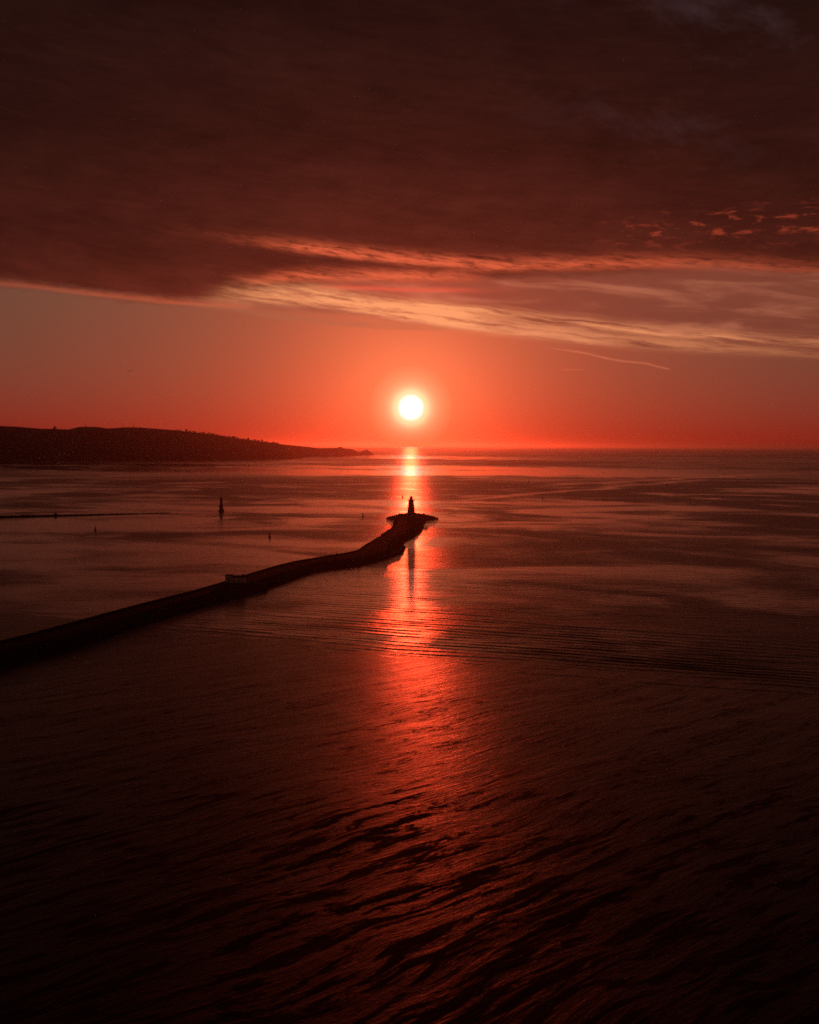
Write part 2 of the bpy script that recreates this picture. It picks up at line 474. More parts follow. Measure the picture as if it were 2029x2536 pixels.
def make_sand():
    m, tt, b = new_mat('wet_sand')
    co = tt.nodes.new('ShaderNodeTexCoord')
    x, y, z = split(tt, co.outputs['Object'])
    ca, sa_ = math.cos(R(38)), math.sin(R(38))
    w = noise(tt, comb(tt, x * 0.012, y * 0.012, 0), 1.0, 3, 0.5) - 0.5
    u = x * ca + y * sa_ + w * 22.0
    v = y * ca - x * sa_ + w * 22.0
    s1 = noise(tt, comb(tt, u * 0.020, v * 0.16, 0), 1.0, 6, 0.62, 0.3)
    s2 = noise(tt, comb(tt, u * 0.07, v * 0.50, 5), 1.0, 5, 0.65, 0.4)
    s3 = noise(tt, comb(tt, u * 0.35, v * 1.1, 9), 1.0, 4, 0.65)
    # drained weed and mud banks: dull, more of them up the beach
    cr = noise(tt, comb(tt, u * 0.020, v * 0.115, 23), 1.0, 7, 0.66, 0.5)
    up = y.ss(330.0, 165.0)
    bank = (cr * 0.70 + s2 * 0.30 + up * 0.085).ss(0.625, 0.690)
    # a few long weed-dark ridges across the middle of the flats
    def ridge(x0, y0, x1, y1, wd):
        L = math.hypot(x1 - x0, y1 - y0); nx_, ny_ = -(y1 - y0) / L, (x1 - x0) / L
        d = (x - x0) * nx_ + (y - y0) * ny_ + (s2 - 0.5) * (wd * 3.2) + w * 20.0 + (cr - 0.5) * (wd * 6.0)
        al = ((x - x0) * ((x1 - x0) / L) + (y - y0) * ((y1 - y0) / L)) * (1 / L)
        return d.abs().ss(wd * 2.2, 0.0) * (al + (s1 - 0.5) * 0.6).ss(-0.12, 0.12) * (al + (s2 - 0.5) * 0.6).ss(1.12, 0.85)
    rg = ridge(-30, 203, 14, 252, 2.1).mx(ridge(-24, 229, 5, 258, 0.9)).mx(ridge(-36, 171, 0, 198, 1.2)).mx(ridge(-10, 186, 24, 214, 0.9))
    cr2 = noise(tt, comb(tt, u * 0.050, v * 0.30, 77), 1.0, 7, 0.64, 0.7)
    net = (cr2 + up * 0.13 + (s1 - 0.5) * 0.25).ss(0.60, 0.68) * up.ss(0.05, 0.45)
    bank = bank.mx((rg * 0.95 + (s2 - 0.5) * 2.4 + (s3 - 0.5) * 1.6 + (cr - 0.5) * 0.8).ss(0.50, 0.72)).mx(net * 0.9)
    # thin drainage rills
    rl = noise(tt, comb(tt, u * 0.045, v * 0.26, 41), 1.0, 6, 0.62, 0.6)
    rill = ((rl - 0.5).abs()).ss(0.028, 0.008) * (s1.ss(0.45, 0.6) * 0.9) * y.ss(430.0, 330.0)
    bank = bank.mx(rill * 0.85)
    base = const_col(tt, (0.016, 0.009, 0.006)).mix((0.014, 0.010, 0.007), bank)
    base = base * (s1 * 0.8 + 0.6)
    tt.links.new(base.k, b.inputs['Base Color'])
    ro = (s1.ss(0.3, 0.7, 0.29, 0.38, smooth=False) + (s3 - 0.5) * 0.10)
    ro = (ro + up * 0.04) * (1 - bank) + bank * 0.80
    tt.links.new(ro.k, b.inputs['Roughness'])
    tt.links.new((0.27 - bank * 0.21).k, b.inputs['Specular IOR Level'])
    s4 = noise(tt, comb(tt, u * 1.1, v * 2.6, 13), 1.0, 3, 0.7)
    bump(tt, b, s1 * 0.40 + s2 * 0.35 + s3 * 0.24 + s4 * 0.10, 0.62, 0.45)
    return m

M_WATER, M_SAND = make_water(), make_sand()
M_STONE = plain('granite_masonry', (0.036, 0.031, 0.028), 0.95, 0.35, 0.8, bmp=0.2, spec=0.03)
M_ROCK = plain('armour_rock', (0.045, 0.040, 0.036), 0.95, 0.4, 0.5, bmp=0.3, spec=0.08)
M_RED = plain('red_painted_masonry', (0.36, 0.05, 0.035), 0.6, 0.15, 0.5)
M_GREEN = plain('green_painted_steel', (0.04, 0.12, 0.06), 0.55, 0.2, 0.7)
M_BUOYRED = plain('red_buoy_paint', (0.34, 0.04, 0.03), 0.5, 0.2, 1.0)
M_METAL = plain('dark_iron', (0.05, 0.05, 0.05), 0.5, 0.2, 2.0, metal=0.4)
M_RENDER = plain('whitewashed_render', (0.76, 0.75, 0.74), 0.85, 0.15, 0.9)
M_SLATE = plain('slate_roof', (0.07, 0.07, 0.075), 0.7, 0.2, 1.5)
M_DOOR = plain('painted_door', (0.34, 0.32, 0.31), 0.6, 0.15, 1.5)
M_HEATH = plain('heath_slope', (0.045, 0.042, 0.028), 0.95, 0.4, 0.01, spec=0.05)
M_LEAF = plain('tree_foliage', (0.05, 0.065, 0.03), 0.9, 0.4, 0.2, spec=0.1)
M_BARK = plain('tree_bark', (0.06, 0.045, 0.035), 0.9, 0.3, 1.0)
M_BIRD = plain('gull_feathers', (0.10, 0.095, 0.09), 0.8, 0.3, 4.0)
def make_glass():
    m, tt, b = new_mat('lantern_glass')
    b.inputs['Base Color'].default_value = (0.8, 0.85, 0.85, 1); b.inputs['Roughness'].default_value = 0.05
    b.inputs['Transmission Weight'].default_value = 0.9; b.inputs['IOR'].default_value = 1.45
    return m
M_GLASS = make_glass()

# ------------------------------------------------------------------ setting: sand flats and sea
SHORE0, SHORE_S = 447.0, -0.40           # shoreline y = SHORE0 + SHORE_S * x
def axis(core, step, ext, k=1.35):
    a = list(np.arange(-core, core + 1e-6, step)); s_ = step
    while a[-1] < ext:
        s_ *= k; a.append(min(a[-1] + s_, ext)); a.insert(0, -a[-1])
    return np.array(a)

xs = axis(230, 1.4, 3000)
ys = np.concatenate([np.arange(-400, 100, 12.0), np.arange(100, 470, 0.9), np.arange(470, 760, 6.0)])
Xg, Yg = np.meshgrid(xs, ys)
s_ = (SHORE0 + SHORE_S * np.clip(Xg, -260, 400)) - Yg
ang = R(38)
U = Xg * math.cos(ang) + Yg * math.sin(ang); V = Yg * math.cos(ang) - Xg * math.sin(ang)
wq = fbm(Xg * 0.012, Yg * 0.012, 5, 3) * 24
rid = fbm((U + wq) * 0.020, (V + wq) * 0.15, 11, 4, 0.55)
Zg = 0.0042 * s_ + np.clip(s_ / 120, 0, 1) * rid * 0.07 + np.clip(s_ / 30, 0.25, 1) * fbm(Xg * 0.03, Yg * 0.05, 31, 3) * 0.06
toe = [pix(*p) for p in ((-330, 1752), (-160, 1704), (0, 1660), (104, 1631), (191, 1607), (296, 1570), (383, 1541), (470, 1514))]
dmin = np.full(Xg.shape, 1e9)
for a_, b_ in zip(toe[:-1], toe[1:]):
    ex, ey = b_.x - a_.x, b_.y - a_.y
    q_ = np.clip(((Xg - a_.x) * ex + (Yg - a_.y) * ey) / (ex * ex + ey * ey), 0, 1)
    dmin = np.minimum(dmin, np.hypot(Xg - a_.x - q_ * ex, Yg - a_.y - q_ * ey))
Zg = Zg - (np.maximum(Zg, 0) + 0.05) * np.exp(-(dmin / (3.0 + 4.0 * (fbm(Xg * 0.03, Yg * 0.03, 71, 3) + 0.5))) ** 2) * 1.1
Zg = np.where(s_ < -6, np.minimum(Zg, -0.02 + 0.01 * s_), Zg)
Zg = np.clip(Zg, -4, 3.0)
tag(grid_obj('sand_flats', Xg, Yg, Zg, M_SAND), 'dark wet tidal sand flats below the water line', kind='structure')

cols = axis(420, 7.0, 120000, 1.5)
d0 = np.concatenate([np.arange(395, 900, 0.75), np.arange(900, 1130, 1.6)])
far = [d0[-1]]; st = 1.15
while far[-1] < 118000:
    st *= 1.09; far.append(far[-1] + st)
rows = np.concatenate([d0, np.array(far[1:])])
Xg, D = np.meshgrid(cols, rows)
shear = -0.36 * np.clip(Xg, -420, 420) * np.clip((1600 - D) / 1000, 0, 1)
Yg = D + shear
# swell that runs in towards the beach, refracting round the end of the breakwater
ph = 2 * math.pi * ((D + 0.06 * Xg * np.clip((D - 450) / 500, 0, 1)) / 7.6) + fbm(Xg * 0.006, D * 0.012, 3, 3) * 11 + fbm(Xg * 0.02, D * 0.05, 13, 3) * 4
env = np.clip(0.10 + 1.5 * (fbm(Xg * 0.010, D * 0.06, 7, 4) + 0.45), 0.05, 2.0)
amp = (0.095 + 0.03 * np.clip(Xg / 80, 0, 1)) * (0.55 + 0.45 * np.clip((640 - D) / 180, 0, 1)) * (1 + 0.3 * np.exp(-((D - 455) / 60) ** 2)) * np.clip((1100 - D) / 400, 0.0, 1) * env
# lee of the breakwater is calm
lee = np.clip((Xg + 0.21 * (D - 480) * 0 - (-150 + (D - 560) * 0.235)) / 60, 0, 1)
amp = amp * np.where(D > 520, lee, np.clip((Xg + 190) / 80, 0.15, 1))
wv = np.exp(np.sin(ph) * 1.0) / 1.543 - 0.82
ph2 = 2 * math.pi * (D - 0.10 * Xg) / 5.3 + fbm(Xg * 0.012, D * 0.03, 23, 3) * 12
env2 = np.clip(0.1 + 1.4 * (fbm(Xg * 0.016, D * 0.07, 29, 3) + 0.4), 0, 2)
Zg = amp * wv + 0.5 * amp / np.maximum(env, 0.3) * env2 * np.sin(ph2)
Zg = Zg + 0.05 * fbm(Xg * 0.03, D * 0.12, 19, 2) * np.clip((1120 - D) / 600, 0, 1)
tag(grid_obj('sea', Xg, Yg, Zg, M_WATER), 'calm red bay water to the horizon', kind='structure')

# ------------------------------------------------------------------ the long breakwater
rng = random.Random(7)
NEAR = [(-330, 1742), (-160, 1694), (0, 1649), (104, 1621), (191, 1598), (296, 1562), (383, 1534), (487, 1503), (545, 1487),
        (700, 1438), (781, 1412), (874, 1401), (925, 1391), (966, 1378), (984, 1358), (1001, 1344), (1020, 1333), (1034, 1322), (1043, 1312), (1046, 1304), (1050, 1297), (1054, 1289)]
FAR = [(-330, 1680), (-160, 1634), (0, 1590), (90, 1567), (174, 1544), (262, 1520), (348, 1497), (470, 1466), (530, 1449),
       (700, 1398), (800, 1379), (850, 1371), (885, 1363), (907, 1349), (922, 1341), (937, 1333), (954, 1321), (968, 1311), (976, 1306), (981, 1299), (985, 1291), (990, 1282)]
CREST = 5.0
def crest_z(k):                        # crest sinks a little under the rubble of the outer end
    return CREST - (0.8 * max(0, k - 11) / 8.0)
nw = [pix(*p) for p in NEAR]
fw = [pix(p[0], p[1], crest_z(i)) for i, p in enumerate(FAR)]
def resample(pts, m):
    out_ = []
    n = len(pts)
    for j in range(m):
        f = j / (m - 1) * (n - 1); i = min(int(f), n - 2); q = f - i
        p0, p1, p2, p3 = pts[max(i - 1, 0)], pts[i], pts[i + 1], pts[min(i + 2, n - 1)]
        out_.append(0.5 * ((2 * p1) + (p2 - p0) * q + (2 * p0 - 5 * p1 + 4 * p2 - p3) * q * q + (3 * p1 - p0 - 3 * p2 + p3) * q ** 3))
    return out_
NS = 420
nw, fw = resample(nw, NS), resample(fw, NS)
bw = empty('breakwater', (nw[200].x, nw[200].y, 0))
tag(bw, 'long curving stone breakwater leading out to the lighthouse', 'breakwater')
ORG = Vector(bw.location)
prof_v, prof_w = [], []
for j in range(NS):
    a, b = nw[j], fw[j]
    d = Vector((b.x - a.x, b.y - a.y, 0)); L = d.length; d.normalize(); cz = b.z
    k = j / (NS - 1) * 21
    ru = max(0.0, min(1.0, (k - 9.5) / 3))            # outer end is rubble
    j1 = (rng.random() - 0.5)
    q = [(-4.0, -1.6), (0.0 + j1 * (0.7 + 1.8 * ru), 0.0), (2.6 + j1 * 0.8, 1.5 + 0.3 * rng.random()), (5.0 + 2.5 * ru, 2.1 + 0.8 * ru + 0.3 * rng.random()),
         (5.6 + 4.5 * ru, cz - 0.05 - 0.5 * ru)]
    c_ = [(5.6 + 4.5 * ru, cz - 0.05 - 0.5 * ru), (L * 0.55, cz + 0.02), (L - 0.9, cz + 0.0), (L - 0.9, cz + 0.55), (L, cz + 0.55), (L + 0.2, cz - 2.6), (L + 7.0, -2.0)]
    prof_v.append([(a.x + d.x * r_ - ORG.x, a.y + d.y * r_ - ORG.y, z) for r_, z in q])
    prof_w.append([(a.x + d.x * r_ - ORG.x, a.y + d.y * r_ - ORG.y, z) for r_, z in c_])
def loft(name, secs, mat, parent):
    n = len(secs[0]); v = [p for s2 in secs for p in s2]
    f = [(j * n + i, j * n + i + 1, (j + 1) * n + i + 1, (j + 1) * n + i) for j in range(len(secs) - 1) for i in range(n - 1)]
    f += [tuple(range(n - 1, -1, -1)), tuple((len(secs) - 1) * n + i for i in range(n))]
    return mesh_obj(name, v, f, mat, parent)
loft('stone_toe', prof_v, M_ROCK, bw)
loft('masonry_crest', prof_w, M_STONE, bw)

# half-moon battery platform that bulges from the seaward side
bp = [pix(545, 1487), pix(575, 1479.5), pix(612, 1468), pix(645, 1461), pix(661, 1457), pix(667, 1449), pix(705, 1437), pix(690, 1420, 0), pix(610, 1440, 0), pix(545, 1462, 0)]
bv = [(p.x - ORG.x, p.y - ORG.y, -1.5) for p in bp] + [(p.x - ORG.x, p.y - ORG.y, 4.0) for p in bp]
nb = len(bp)
mesh_obj('battery_platform', bv, [(i, (i + 1) % nb, nb + (i + 1) % nb, nb + i) for i in range(nb)] + [tuple(range(nb, 2 * nb))], M_STONE, bw)
# low spur of stones beside the notch
sp = [pix(930, 1392), pix(966, 1381), pix(996, 1371), pix(1000, 1364), pix(1004, 1357), pix(1000, 1352), pix(985, 1355), pix(960, 1362), pix(925, 1376)]
cxm = sum((p for p in sp), Vector()) / len(sp)
sv_ = [(p.x - ORG.x, p.y - ORG.y, -0.5) for p in sp] + [(p.x + (cxm.x - p.x) * 0.22 - ORG.x, p.y + (cxm.y - p.y) * 0.22 - ORG.y, 1.5 + rng.random()) for p in sp]
nb = len(sp)
mesh_obj('stone_spur', sv_, [(i, (i + 1) % nb, nb + (i + 1) % nb, nb + i) for i in range(nb)] + [tuple(range(nb, 2 * nb))], M_ROCK, bw)

# rocky head of the breakwater, under the lighthouse
LH = pix(1018.5, 1271.5, 7.0)
hv, hf = [], []
NR, NA = 16, 72
for i in range(NR + 1):
    q = i / NR
    for j in range(NA):
        a = 2 * math.pi * j / NA
        ca_, sa_ = math.cos(a), math.sin(a)
        rx = (35.5 if ca_ > 0 else 30.0); ry = 30.0 if sa_ > 0 else 34.0
        e = 1.0 / max(abs(ca_) ** 1.25 + abs(sa_) ** 1.25, 0.2) ** (1 / 1.25)     # pinched towards the side tips
        e *= 1 + 0.10 * (rng.random() - 0.5) * q
        z = 7.0 if q < 0.30 else 7.0 * (1 - (q - 0.30) / 0.70) ** 0.85
        z += (rng.random() - 0.5) * (1.8 if 0.3 < q < 0.95 else 0.1)
        if i == NR: z = -1.2; e *= 1.06
        hv.append((LH.x + rx * e * q * ca_ - ORG.x, LH.y + ry * e * q * sa_ - ORG.y, z))
for i in range(NR):
    for j in range(NA):
        k = (j + 1) % NA
        hf.append((i * NA + j, (i + 1) * NA + j, (i + 1) * NA + k, i * NA + k))
mesh_obj('rocky_head', hv, hf, M_ROCK, bw)

# armour boulders
ICO = None
def ico():
    global ICO
    if ICO is None:
        bm = bmesh.new(); bmesh.ops.create_icosphere(bm, subdivisions=1, radius=1.0)
        ICO = ([v.co.copy() for v in bm.verts], [tuple(v.index for v in f.verts) for f in bm.faces]); bm.free()
    return ICO
def rock(mb, p, s, r_):
    vs, fs = ico()
    q = Matrix.Rotation(r_.random() * 6.28, 3, 'Z') @ Matrix.Rotation(r_.random() * 6.28, 3, 'X')
    sc = Vector((s * (0.7 + 0.6 * r_.random()), s * (0.7 + 0.6 * r_.random()), s * (0.5 + 0.4 * r_.random())))
    vv = []
    for v in vs:
        w = Vector((v.x * sc.x, v.y * sc.y, v.z * sc.z)) * (0.82 + 0.36 * r_.random())
        vv.append(Vector(p) + q @ w)
    mb.add(vv, fs)
spots = []
for _ in range(1500):                                  # seaward and lee slopes of the rubble part
    j = int(NS * (0.50 + 0.5 * rng.random())); j = min(j, NS - 1)
    a, b = nw[j], fw[j]; d = Vector((b.x - a.x, b.y - a.y, 0)); L = d.length; d.normalize()
    if rng.random() < 0.72:
        r_ = rng.uniform(-1.0, 9.5); z = max(-0.2, min(3.6, r_ * 0.45)) 
    else:
        r_ = L + rng.uniform(-0.5, 6.0); z = max(0.0, 4.0 - (r_ - L) * 0.65)
    spots.append((Vector((a.x + d.x * r_, a.y + d.y * r_, z)), 0.8 + 1.3 * rng.random() ** 2))
for _ in range(900):                                   # the head
    a = rng.random() * 6.283; q = 0.42 + 0.60 * rng.random() ** 0.7
    ca_, sa_ = math.cos(a), math.sin(a)
    rx = (35.5 if ca_ > 0 else 31.5); ry = 30.0 if sa_ > 0 else 34.0
    e = 1.0 / max(abs(ca_) ** 1.25 + abs(sa_) ** 1.25, 0.2) ** (1 / 1.25)
    z = 7.0 * max(0.0, 1 - (q - 0.30) / 0.70) ** 0.85
    spots.append((Vector((LH.x + rx * e * q * ca_, LH.y + ry * e * q * sa_, z)), 0.8 + 1.5 * rng.random() ** 2))
for _ in range(90):                                    # big blocks round the rim of the head
    a = rng.random() * 6.283; q = 0.70 + 0.33 * rng.random()
    ca_, sa_ = math.cos(a), math.sin(a)
    rx = (35.5 if ca_ > 0 else 30.0); ry = 30.0 if sa_ > 0 else 34.0
    e = 1.0 / max(abs(ca_) ** 1.25 + abs(sa_) ** 1.25, 0.2) ** (1 / 1.25)
    spots.append((Vector((LH.x + rx * e * q * ca_, LH.y + ry * e * q * sa_, 0.3 + 6.0 * max(0.0, 1 - q))), 1.5 + 1.5 * rng.random()))
for _ in range(260):                                   # spur
    i = rng.randrange(len(sp)); f = rng.random(); p = sp[i] * (1 - f) + sp[(i + 1) % len(sp)] * f
    q = rng.random() * 0.8
    spots.append((Vector((p.x + (cxm.x - p.x) * q, p.y + (cxm.y - p.y) * q, 0.2 + 1.6 * min(q * 3, 1))), 0.6 + 0.8 * rng.random() ** 2))
for _ in range(700):                                   # stones at the foot of the long wall
    j = int(NS * 0.50 * rng.random())
    a, b = nw[j], fw[j]; d = Vector((b.x - a.x, b.y - a.y, 0)); d.normalize(); r_ = rng.uniform(-1.2, 3.5)
    spots.append((Vector((a.x + d.x * r_, a.y + d.y * r_, max(0, r_ * 0.5))), 0.4 + 0.6 * rng.random() ** 2))
spots.sort(key=lambda s2: -s2[1] / max((s2[0] - Vector((0, 0, CAM_H))).length, 1))
proto = []
for k in range(6):
    mb = MB(); rock(mb, (0, 0, 0), 1.0, rng)
    me = bpy.data.meshes.new('boulder'); me.from_pydata(mb.v, [], mb.f); me.materials.append(M_ROCK); proto.append(me)
for k, (p, s2) in enumerate(spots[:140]):
    o = bpy.data.objects.new('boulder', proto[k % 6]); COL.objects.link(o)
    o.parent = bw; o.location = p - ORG; o.scale = (s2, s2, s2); o.rotation_euler = (0, 0, rng.random() * 6.28)
mb = MB()
for p, s2 in spots[140:]: rock(mb, p - ORG, s2, rng)
tag(mb.build('armour_stones', M_ROCK, bw), kind='stuff')

# ------------------------------------------------------------------ lighthouse on the head
def lighthouse(loc):
    g = empty('lighthouse', loc)
    g.scale = (1.17, 1.17, 1.17)
    tag(g, 'dark tapering lighthouse with gallery and domed lantern on the breakwater head', 'lighthouse')
    MB().lathe([(6.0, -1.2), (6.0, 0.5), (5.6, 0.9)], 28).build('plinth', M_STONE, g)
    tw = MB().lathe([(4.35, 0.9), (4.1, 2.4), (3.75, 6.0), (3.35, 10.0), (3.05, 13.0), (2.95, 14.4)], 32).build('tower', M_RED, g, True)
    MB().lathe([(4.1, 5.9), (4.0, 6.0), (4.0, 6.3), (3.85, 6.4)], 32, cap=False).build('string_course', M_STONE, tw)
    for z in (4.0, 8.2, 11.6):
        r_ = 4.1 - z * 0.085
        MB().box((0, -r_ + 0.02, z), (0.75, 0.34, 1.3)).build('window', M_GLASS, tw)
    MB().box((0.0, -4.18, 2.0), (1.2, 0.5, 2.2)).build('door', M_DOOR, g)
    MB().lathe([(2.95, 14.2), (3.75, 14.75), (3.85, 14.8), (3.85, 15.1)], 32).build('gallery', M_STONE, g)
    rl = MB().ring(3.7, 16.15, 0.05).ring(3.7, 15.65, 0.04)
    for i in range(16):
        a = i * math.pi / 8; rl.bar((3.7 * math.cos(a), 3.7 * math.sin(a), 15.1), (3.7 * math.cos(a), 3.7 * math.sin(a), 16.15), 0.05)
    rl.build('railing', M_METAL, g)
    MB().lathe([(1.75, 15.1), (1.75, 16.1), (1.85, 16.1), (1.85, 16.25)], 20).build('lantern_base', M_RED, g)
    ln = MB().lathe([(1.55, 16.25), (1.55, 17.9)], 16).build('lantern', M_GLASS, g)
    for i in range(10):
        a = i * math.pi / 5
        MB().bar((1.58 * math.cos(a), 1.58 * math.sin(a), 16.25), (1.58 * math.cos(a), 1.58 * math.sin(a), 17.9), 0.09).build('glazing_bar', M_METAL, ln)
    MB().lathe([(0.45, 16.3), (0.62, 16.6), (0.62, 17.3), (0.4, 17.7)], 12).build('lamp_lens', M_METAL, ln)
    dm = MB().lathe([(1.85, 17.9), (1.85, 18.05), (1.6, 18.6), (1.1, 19.15), (0.5, 19.45), (0.22, 19.5), (0.22, 19.8), (0.1, 19.9)], 20).build('dome', M_RED, g, True)
    MB().bar((0, 0, 19.8), (0, 0, 20.7), 0.05).build('finial', M_METAL, dm)
    return g
lighthouse(LH)

# ------------------------------------------------------------------ tower light standing in the channel
def channel_tower(loc):
    g = empty('tower_light', loc)
    tag(g, 'narrow dark stepped light tower standing alone in the water', 'lighthouse')
    MB().lathe([(4.3, -2.0), (4.0, 1.6), (3.7, 2.3)], 24).build('caisson', M_STONE, g)
    MB().lathe([(3.0, 2.3), (2.75, 5.6), (2.6, 5.9)], 20).build('lower_stage', M_STONE, g)
    st_ = MB().lathe([(2.35, 5.9), (1.95, 12.0), (1.75, 17.0)], 20).build('tower', M_GREEN, g, True)
    MB().box((-2.6, 0, 7.3), (1.5, 1.4, 2.0)).build('equipment_box', M_GREEN, st_)
    MB().lathe([(1.75, 16.8), (2.35, 17.2), (2.35, 17.4)], 20).build('gallery', M_METAL, g)
    rl = MB().ring(2.25, 18.3, 0.05)
    for i in range(10):
        a = i * math.pi / 5; rl.bar((2.25 * math.cos(a), 2.25 * math.sin(a), 17.4), (2.25 * math.cos(a), 2.25 * math.sin(a), 18.3), 0.05)
    rl.build('railing', M_METAL, g)
    MB().lathe([(1.35, 17.4), (1.35, 19.2)], 14).build('lantern', M_GREEN, g)
    MB().lathe([(1.5, 19.2), (1.1, 19.8), (0.4, 20.2), (0.1, 20.5)], 14).build('dome', M_GREEN, g, True)
    MB().box((0, -2.85, 3.9), (0.9, 0.5, 2.0)).build('door', M_DOOR, g)
    return g
channel_tower(pix(548.5, 1266.5))

# ------------------------------------------------------------------ bathing shelters on the battery
CZ = CREST
def wall_dir(px):
    j = min(range(NS), key=lambda q: abs(fw[q].x - pix(px, 1440, CZ).x))
    d = fw[min(j + 6, NS - 1)] - fw[max(j - 6, 0)]
    return math.atan2(d.y, d.x)
az = wall_dir(580)
s1p = pix(568, 1441, CZ)
g = empty('shelter', s1p, 0.0); g.scale = (1.35, 1.35, 1.35)
tag(g, 'taller flat-roofed pale shelter block at the left end of the battery', 'shelter', 'bathing shelters on the breakwater')
MB().box((0, 0, 1.65), (3.3, 3.2, 3.3)).build('wall', M_RENDER, g)
rf = MB().box((0, 0, 3.42), (3.7, 3.6, 0.24)).build('roof', M_STONE, g)
MB().box((0.3, -1.62, 1.05), (0.9, 0.08, 2.1)).build('door', M_DOOR, g)
MB().box((-1.0, -1.62, 1.9), (0.6, 0.08, 0.7)).build('window', M_DOOR, g)
s2p = pix(592, 1445, CZ - 0.9)
g = empty('shelter', s2p, 0.0); g.scale = (1.3, 1.3, 1.45)
tag(g, 'long low pale gable-ended shelter on the battery', 'shelter', 'bathing shelters on the breakwater')
lw = MB().box((0, 0, 1.4), (6.2, 3.6, 2.8)); lw.build('wall', M_RENDER, g)
gv = [(-3.3, -2.0, 2.8), (3.3, -2.0, 2.8), (3.3, 2.0, 2.8), (-3.3, 2.0, 2.8), (-3.3, 0, 3.75), (3.3, 0, 3.75)]
mesh_obj('roof', gv, [(0, 1, 5, 4), (2, 3, 4, 5), (0, 4, 3), (1, 2, 5), (3, 2, 1, 0)], M_SLATE, g)
for xx in (-1.9, 0.0, 1.9): MB().box((xx, -1.82, 1.05), (0.9, 0.08, 2.1)).build('door', M_DOOR, g)
s3p = pix(602, 1430.5, CZ)
g = empty('shelter', s3p, az)
tag(g, 'small dark pitched hut behind the low shelter on the breakwater crest', 'shelter', 'bathing shelters on the breakwater')
MB().box((0, 0, 0.8), (2.6, 2.4, 1.6)).build('wall', M_STONE, g)
gv = [(-1.5, -1.4, 1.6), (1.5, -1.4, 1.6), (1.5, 1.4, 1.6), (-1.5, 1.4, 1.6), (-1.5, 0, 2.4), (1.5, 0, 2.4)]
mesh_obj('roof', gv, [(0, 1, 5, 4), (2, 3, 4, 5), (0, 4, 3), (1, 2, 5), (3, 2, 1, 0)], M_SLATE, g)

# ------------------------------------------------------------------ far low training wall on the left, with its hut
p0, p1 = pix(-260, 1288.5), pix(430, 1270.5)
fwall = empty('training_wall', p0)
tag(fwall, 'thin low rubble sea wall running in from the left edge', 'sea wall')
secs = []; n = 260
dirv = (p1 - p0).normalized(); nrm = Vector((-dirv.y, dirv.x, 0))
for i in range(n):
    q = i / (n - 1); c = (p1 - p0) * q
    hgt = (2.5 - 1.75 * max(0, (q - 0.40) / 0.60) ** 1.0) * (0.85 + 0.35 * rng.random()) - 0.25
    if q > 0.985: hgt = -0.4
    w = 3.6 + 0.8 * rng.random()
    secs.append([tuple(c + nrm * a + Vector((0, 0, z))) for a, z in ((-w - 2, -1.0), (-w * 0.5, hgt * 0.92), (0, hgt), (w * 0.5, hgt * 0.9), (w + 2, -1.0))])
loft('rubble_bank', secs, M_ROCK, fwall)
hp = pix(138, 1277.0, 0.8)
g = empty('beacon_hut', hp)
tag(g, 'tiny dark hut standing on the thin sea wall', 'hut')
MB().box((0, 0, 1.3), (3.6, 3.2, 2.6)).build('wall', M_STONE, g)
mesh_obj('roof', [(-2.0, -1.8, 2.6), (2.0, -1.8, 2.6), (2.0, 1.8, 2.6), (-2.0, 1.8, 2.6), (0, 0, 3.6)], [(0, 1, 4), (1, 2, 4), (2, 3, 4), (3, 0, 4), (3, 2, 1, 0)], M_SLATE, g)
MB().box((0, -1.62, 1.0), (0.9, 0.08, 1.9)).build('door', M_DOOR, g)

# ------------------------------------------------------------------ buoys
def buoy(px, py, h, label, style, mat):
    g = empty('buoy', pix(px, py)); k = h / 5.0
    g.scale = (k, k, k); g.rotation_euler = (R(rng.uniform(-3, 3)), R(rng.uniform(-3, 3)), rng.random() * 6)
    tag(g, label, 'buoy', 'navigation buoys in the bay')
    MB().lathe([(0.7, -0.6), (1.3, -0.35), (1.4, 0.35), (1.15, 0.75), (0.5, 0.9)], 16).build('hull', mat, g)
    if style == 'cone':
        tw = MB()
        for i in range(4):
            a = i * math.pi / 2 + 0.4
            tw.bar((0.85 * math.cos(a), 0.85 * math.sin(a), 0.7), (0.3 * math.cos(a), 0.3 * math.sin(a), 3.6), 0.09)
            b = a + math.pi / 2
            tw.bar((0.72 * math.cos(a), 0.72 * math.sin(a), 1.4), (0.5 * math.cos(b), 0.5 * math.sin(b), 2.5), 0.06)
        tw.build('lattice', mat, g)
        MB().lathe([(0.62, 1.3), (0.42, 3.2)], 12).build('radar_panel', mat, g)
        MB().lathe([(0.5, 3.9), (0.26, 4.45), (0.04, 5.0)], 12).build('topmark', mat, g)
    elif style == 'can':
        MB().lathe([(0.75, 0.85), (0.62, 3.0), (0.45, 3.1)], 14).build('pillar', mat, g)
        MB().lathe([(0.68, 3.7), (0.68, 4.9), (0.3, 5.0)], 14).build('topmark', mat, g)
        MB().bar((0, 0, 3.0), (0, 0, 3.8), 0.12).build('staff', M_METAL, g)
    else:
        MB().lathe([(0.55, 0.85), (0.30, 2.2), (0.2, 3.5)], 12).build('pillar', mat, g)
        MB().bar((0, 0, 3.4), (0, 0, 5.0), 0.10).build('staff', M_METAL, g)
        MB().lathe([(0.4, 4.0), (0.4, 4.5), (0.15, 4.6)], 10).build('lamp', mat, g)
    MB().lathe([(0.16, 3.55), (0.2, 3.6), (0.2, 3.85), (0.1, 3.92)], 10).build('light', M_METAL, g)
    return g
buoy(236.5, 1313.5, 5.2, 'dark conical buoy just below the thin sea wall at left', 'cone', M_GREEN)
